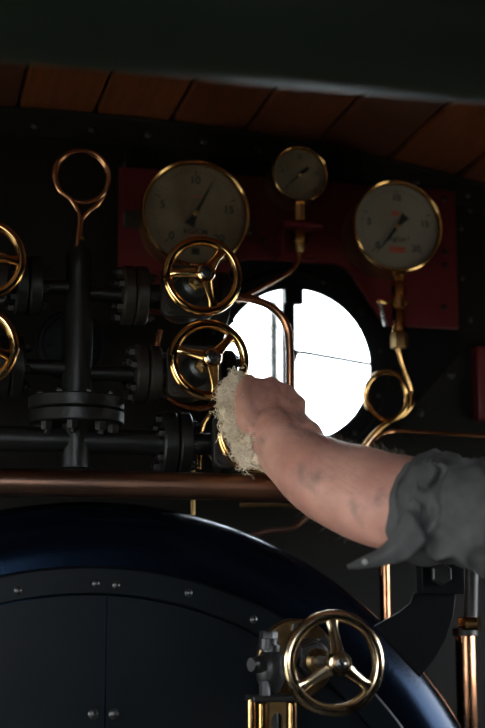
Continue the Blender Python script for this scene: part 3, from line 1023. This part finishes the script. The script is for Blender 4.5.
MB().hexa((cp.x + 0.004, 2.12, zv(630)), (0, 0, 1), 0.0185, zv(617) - zv(630)).build('union_nut', 'brass', vp2)
MB().cyl((cp.x + 0.006, 2.12, zv(617)), (cp.x + 0.012, 2.12, zv(540)), 0.011, n=20).build('upper_pipe', 'brown_iron', vp2)
mb = MB()
pa, pb = P(479, 420, YW - 0.03), P(530, 348, YW - 0.03)
mb.box((pa.x, YW - 0.03, pa.z), (pb.x, YW - 0.001, pb.z))
tag(mb.build('red_box', 'red_paint', bevel=0.004), 'dark red box fixed to the front plate at the end of the copper pipe', 'box')


# ================================================================== the person reaching in
def remeshed(mb, voxel, smooth_it, name):
    me = mb.mesh(name + '_raw')
    ob = bpy.data.objects.new(name + '_raw', me)
    COL.objects.link(ob)
    m = ob.modifiers.new('r', 'REMESH')
    m.mode = 'VOXEL'
    m.voxel_size = voxel
    s = ob.modifiers.new('s', 'SMOOTH')
    s.iterations = smooth_it
    s.factor = 0.5
    dg = bpy.context.evaluated_depsgraph_get()
    out = bpy.data.meshes.new_from_object(ob.evaluated_get(dg))
    bpy.data.objects.remove(ob)
    out.name = name
    out.materials.clear()
    out.polygons.foreach_set('use_smooth', [True] * len(out.polygons))
    return out


def place(name, me, material, parent):
    root = parent
    off = Vector(root.location)
    me.transform(Matrix.Translation(-off))
    me.materials.append(MATS[material])
    o = bpy.data.objects.new(name, me)
    COL.objects.link(o)
    o.parent = parent
    return o


def chain(mb, pts, n=14):
    for (p0, r0), (p1, r1) in zip(pts, pts[1:]):
        mb.capsule(p0, r0, p1, r1, n)


person = thing('person', P(520, 600, 1.62), 'bare forearm and hand in a rolled grey sleeve, rubbing a handwheel with cotton waste', 'person')
mb = MB()
W = P(274, 433, 1.865)
E1, E2, E3, E4 = P(292, 455, 1.845), P(320, 476, 1.80), P(357, 492, 1.755), P(396, 503, 1.71)
ax_pts = spline([W, E1, E2, E3, E4, P(440, 509, 1.67)], 5)
ax_rad = [v.x for v in spline([Vector((r_, 0, 0)) for r_ in (0.0365, 0.0435, 0.053, 0.0605, 0.062, 0.058)], 5)]
chain(mb, list(zip(ax_pts, ax_rad)), 32)
mb.capsule(P(286, 424, 1.870), 0.027, P(300, 440, 1.85), 0.034)
mcp = [P(256, 387, 1.895), P(271, 386, 1.892), P(286, 393, 1.888), P(298, 404, 1.884)]
rad = [0.0135, 0.0138, 0.013, 0.012]
car = [P(264, 425, 1.868), P(272, 422, 1.866), P(281, 421, 1.866), P(290, 423, 1.868)]
for i in range(4):
    mb.capsule(car[i], 0.021, mcp[i], rad[i])
    mb.capsule(W, 0.026, car[i], 0.022)
for i in range(3):
    mb.capsule(mcp[i], rad[i] * 0.9, mcp[i + 1], rad[i + 1] * 0.9)
    mid_a, mid_b = (car[i] + mcp[i]) / 2, (car[i + 1] + mcp[i + 1]) / 2
    mb.capsule(mid_a, 0.0165, mid_b, 0.0165)
mb.capsule(P(281, 405, 1.877), 0.0165, P(299, 431, 1.862), 0.025)
mb.capsule(P(255, 408, 1.872), 0.0165, P(266, 398, 1.880), 0.0155)
for i in range(4):       # tendons over the back of the hand and the knuckles
    mb.capsule(car[i].lerp(mcp[i], 0.35) + Vector((-0.003, -0.0155, 0.002)), 0.004, mcp[i] + Vector((-0.002, -rad[i] * 0.62, 0.002)), 0.0062)
# four fingers curl over the rim, away from the viewer, and close downward
for i, (l1, l2, l3, sp) in enumerate([(0.040, 0.025, 0.020, -0.010), (0.043, 0.028, 0.021, -0.002), (0.040, 0.026, 0.020, 0.004), (0.032, 0.020, 0.018, 0.008)]):
    m0 = mcp[i]
    d1 = Vector((sp * 3, 0.92, 0.18)).normalized()
    p1 = m0 + d1 * l1
    d2 = Vector((sp, 0.15, -1)).normalized()
    p2 = p1 + d2 * l2
    d3 = Vector((0, -0.65, -0.75)).normalized()
    p3 = p2 + d3 * l3
    chain(mb, [(m0, rad[i]), (p1, 0.0098 if i < 3 else 0.0088), (p2, 0.0088 if i < 3 else 0.008), (p3, 0.0076 if i < 3 else 0.007)])
# thumb leaves the side of the palm and lies up along the waste
chain(mb, [(P(262, 432, 1.868), 0.021), (P(250, 420, 1.866), 0.0195), (P(243.5, 403, 1.868), 0.0142), (P(243, 389, 1.878), 0.0112), (P(249, 380, 1.892), 0.0095)])
mb.capsule(P(259, 427, 1.866), 0.0205, P(284, 457, 1.846), 0.030)
mb.capsule(P(252, 416, 1.868), 0.017, P(262, 400, 1.876), 0.015)
mb.capsule(P(252, 403, 1.872), 0.013, P(256, 392, 1.885), 0.013)
arm_me = remeshed(mb, 0.0023, 10, 'arm')
# muscle and tendon relief
arm_n = [v.normal.copy() for v in arm_me.vertices]
for v, n in zip(arm_me.vertices, arm_n):
    v.co += n * (0.0018 * noise.noise(v.co * 22) + 0.0006 * noise.noise(v.co * 90))
arm_me.update()
arm_pts = [(v.co.copy(), v.normal.copy()) for v in arm_me.vertices]
arm = place('arm', arm_me, 'skin', person)

# fine hair on the forearm
mb = MB()
cand = [q for q in arm_pts if (q[0] - W).dot((E4 - W).normalized()) > -0.005 and q[0].x > P(290, 440, 1.85).x and q[0].x < P(402, 460, 1.7).x]
ax = (W - E4).normalized()
for p, n in random.sample(cand, min(1500, len(cand))):
    if n.z < 0.0 and random.random() > 0.06:
        continue
    L = random.uniform(0.006, 0.013)
    d = (n * 0.75 + ax * random.uniform(0.2, 0.8) + Vector((random.uniform(-.3, .3), random.uniform(-.3, .3), random.uniform(-.2, .3)))).normalized()
    d2 = (d + ax * 0.5 - Vector((0, 0, 0.25))).normalized()
    _, u, w = frame(d)
    r = 0.00012
    a_, b_ = p - n * 0.0005, p + d * L * 0.55
    e_ = b_ + d2 * L * 0.45
    mb.grid([[a_ + u * r, a_ - u * r * .5 + w * r, a_ - u * r * .5 - w * r], [b_ + u * r * .8, b_ - u * r * .4 + w * r * .8, b_ - u * r * .4 - w * r * .8], [e_ + u * r * .3, e_ - u * r * .15 + w * r * .3, e_ - u * r * .15 - w * r * .3]])
hairo = mb.build('arm_hair', 'hair', arm)
hairo['kind'] = 'stuff'


# rolled sleeve
def sleeve_surface(axis_pts, radf, n_s, n_a, off, wr):
    pts = spline(axis_pts, 16)
    m = len(pts)
    rings = []
    for i in range(n_s + 1):
        s = i / n_s
        k = s * (m - 1)
        i0 = min(int(k), m - 2)
        p = pts[i0].lerp(pts[i0 + 1], k - i0)
        t = (pts[i0 + 1] - pts[i0]).normalized()
        up = (Vector((0, 0, 1)) - t * t.z).normalized()
        sd = t.cross(up)
        ring = []
        for j in range(n_a):
            a = 2 * PI * j / n_a
            d = up * math.cos(a) + sd * math.sin(a)
            r = radf(s, a) + wr(s, a)
            ring.append(p + d * r + t * off(s, a))
        rings.append(ring)
    return rings


def ridge(x):
    return 1 - abs(math.sin(x))


def wrinkle(s, a):
    q = Vector((s * 5.0, math.cos(a) * 1.1, math.sin(a) * 1.1))
    w = noise.noise(q * 1.6)
    r = 0.0100 * (ridge(7 * s + 1.2 * math.sin(a + 0.6) + 2.0 * w) ** 2) * (0.35 + 0.65 * max(0, math.sin(a * 0.5 + 0.4 + w)))
    r += 0.005 * w + 0.0028 * noise.noise(q * 4.2) + 0.0022 * ridge(13 * s - 2.2 * math.sin(a) + 3 * w) ** 4
    return r - 0.003


AX = [P(418, 506, 1.69), P(448, 510, 1.66), P(500, 516, 1.61), P(600, 520, 1.55), P(760, 500, 1.50)]
rings = sleeve_surface(AX, lambda s, a: 0.0635 + 0.012 * s, 150, 96, lambda s, a: (1 - s) * (0.010 * math.cos(a)), wrinkle)
mb = MB().grid(rings, cap0=False, cap1=True)
slv = mb.build('sleeve', 'shirt', person, angle=80)
md = slv.modifiers.new('thick', 'SOLIDIFY')
md.thickness = 0.0022
md.offset = -1
# turned-back cuff, bunched in folds
CX = [P(415, 505, 1.695), P(430, 507.5, 1.678), P(450, 510, 1.655)]


def cuff_wr(s, a):
    q = Vector((s * 2.0, math.cos(a) * 2.0, math.sin(a) * 2.0))
    return 0.0045 * math.sin(PI * s) ** 0.5 + 0.005 * ridge(5.5 * s + 1.5 * math.cos(a - 0.8) + 1.5 * noise.noise(q)) ** 2 + 0.0035 * noise.noise(q * 1.7) - 0.002


rings = sleeve_surface(CX, lambda s, a: 0.0640 + 0.003 * math.sin(PI * s), 40, 110, lambda s, a: 0.004 * math.cos(a) + 0.006 * noise.noise(Vector((math.cos(a) * 2, math.sin(a) * 2, s))), cuff_wr)
mb = MB().grid(rings, cap0=False, cap1=False)
cuff = mb.build('cuff', 'shirt', person, angle=80)
md = cuff.modifiers.new('thick', 'SOLIDIFY')
md.thickness = 0.003
md.offset = -1
# pointed loose end of the cuff
fp = [[(347, 566, 1.655), (353, 563, 1.655), (364, 557, 1.655), (376, 551, 1.655), (386, 543, 1.65), (397, 528, 1.64), (408, 510, 1.625)],
      [(347.5, 567, 1.652), (356, 565.5, 1.648), (368, 562, 1.644), (381, 557, 1.638), (393, 550, 1.632), (404, 537, 1.622), (416, 518, 1.612)],
      [(349, 568, 1.655), (358, 568, 1.650), (371, 567, 1.645), (385, 565, 1.640), (400, 562, 1.634), (413, 556, 1.622), (428, 540, 1.610)]]
mb = MB()
rows = []
for row in fp:
    rows.append(spline([P(*q) for q in row], 5))
fine = []
for i in range(len(rows[0])):
    col_ = spline([rows[0][i], rows[1][i], rows[2][i]], 5)
    fine.append(col_)
mb.grid(fine, close_ring=False)
fo = mb.build('cuff_point', 'shirt', person, angle=80)
md = fo.modifiers.new('thick', 'SOLIDIFY')
md.thickness = 0.003
md.offset = 0
bt = P(364.5, 562, 1.6415)
MB().lathe(bt, (0, -1, 0.15), [(0.0034, -0.001), (0.0036, 0.0006), (0.003, 0.0014), (0.0016, 0.0010), (0.0001, 0.0010)], 16).build('button', 'button', fo)

# ================================================================== cotton waste
mb = MB()
cw_t = thing('cotton_waste', P(242, 470, 1.88), 'fluffy cream wad of cotton waste held in the hand', 'rag')
for x, y, Y, r in ((233, 387, 1.895, 0.0165), (229, 400, 1.892, 0.0135), (232, 414, 1.888, 0.016), (235, 430, 1.884, 0.0145), (243, 424, 1.886, 0.021), (242, 444, 1.880, 0.017), (251, 455, 1.876, 0.017), (261, 461, 1.878, 0.0125), (254, 440, 1.880, 0.021), (265, 455, 1.888, 0.016), (243, 395, 1.895, 0.016), (238, 380, 1.897, 0.010), (226, 391, 1.893, 0.009), (246, 463, 1.880, 0.009)):
    mb.capsule(P(x, y, Y), r, P(x + 1, y + 1, Y), r)
core = remeshed(mb, 0.0028, 3, 'wad')
core_n = [v.normal.copy() for v in core.vertices]
for v, n in zip(core.vertices, core_n):
    v.co += n * (0.009 * noise.noise(v.co * 48) + 0.004 * noise.noise(v.co * 120))
core.update()
wad_pts = [(v.co.copy(), v.normal.copy()) for v in core.vertices]
wad = place('wad', core, 'cotton', cw_t)


def strands(src, count, rnd, lmin, lmax, lift):
    mb = MB()
    for _ in range(count):
        p, n = rnd.choice(src)
        n = n.copy()
        tdir = n.cross(Vector((rnd.uniform(-1, 1), rnd.uniform(-1, 1), rnd.uniform(-1, 1)))).normalized()
        L = rnd.uniform(lmin, lmax)
        q = p + n * rnd.uniform(-0.001, lift)
        path = []
        steps = 11
        om = rnd.uniform(0.5, 1.2) * rnd.choice((-1, 1))
        lean = rnd.uniform(-0.2, 0.38)
        for s in range(steps):
            path.append(q.copy())
            tdir = (Matrix.Rotation(om + rnd.uniform(-0.3, 0.3), 3, n) @ tdir)
            q = q + (tdir + n * (lean * rnd.uniform(-0.6, 1.0))) * (L / steps)
            if s % 4 == 3:
                om = rnd.uniform(0.2, 1.2) * rnd.choice((-1, 1))
        mb.tube(path, rnd.uniform(0.00028, 0.0007), 3, smooth=2)
    return mb


rnd = random.Random(3)
th = strands(wad_pts, 1500, rnd, 0.010, 0.040, 0.0025).build('threads', 'cotton_thread', cw_t, angle=80)
th['kind'] = 'stuff'
src = [(P(305, 417, 1.895), Vector((0.5, -0.2, 0.3)).normalized())]
tf = strands(src, 30, rnd, 0.008, 0.018, 0.003).build('tuft', 'cotton_thread', cw_t, angle=80)
tf['kind'] = 'stuff'
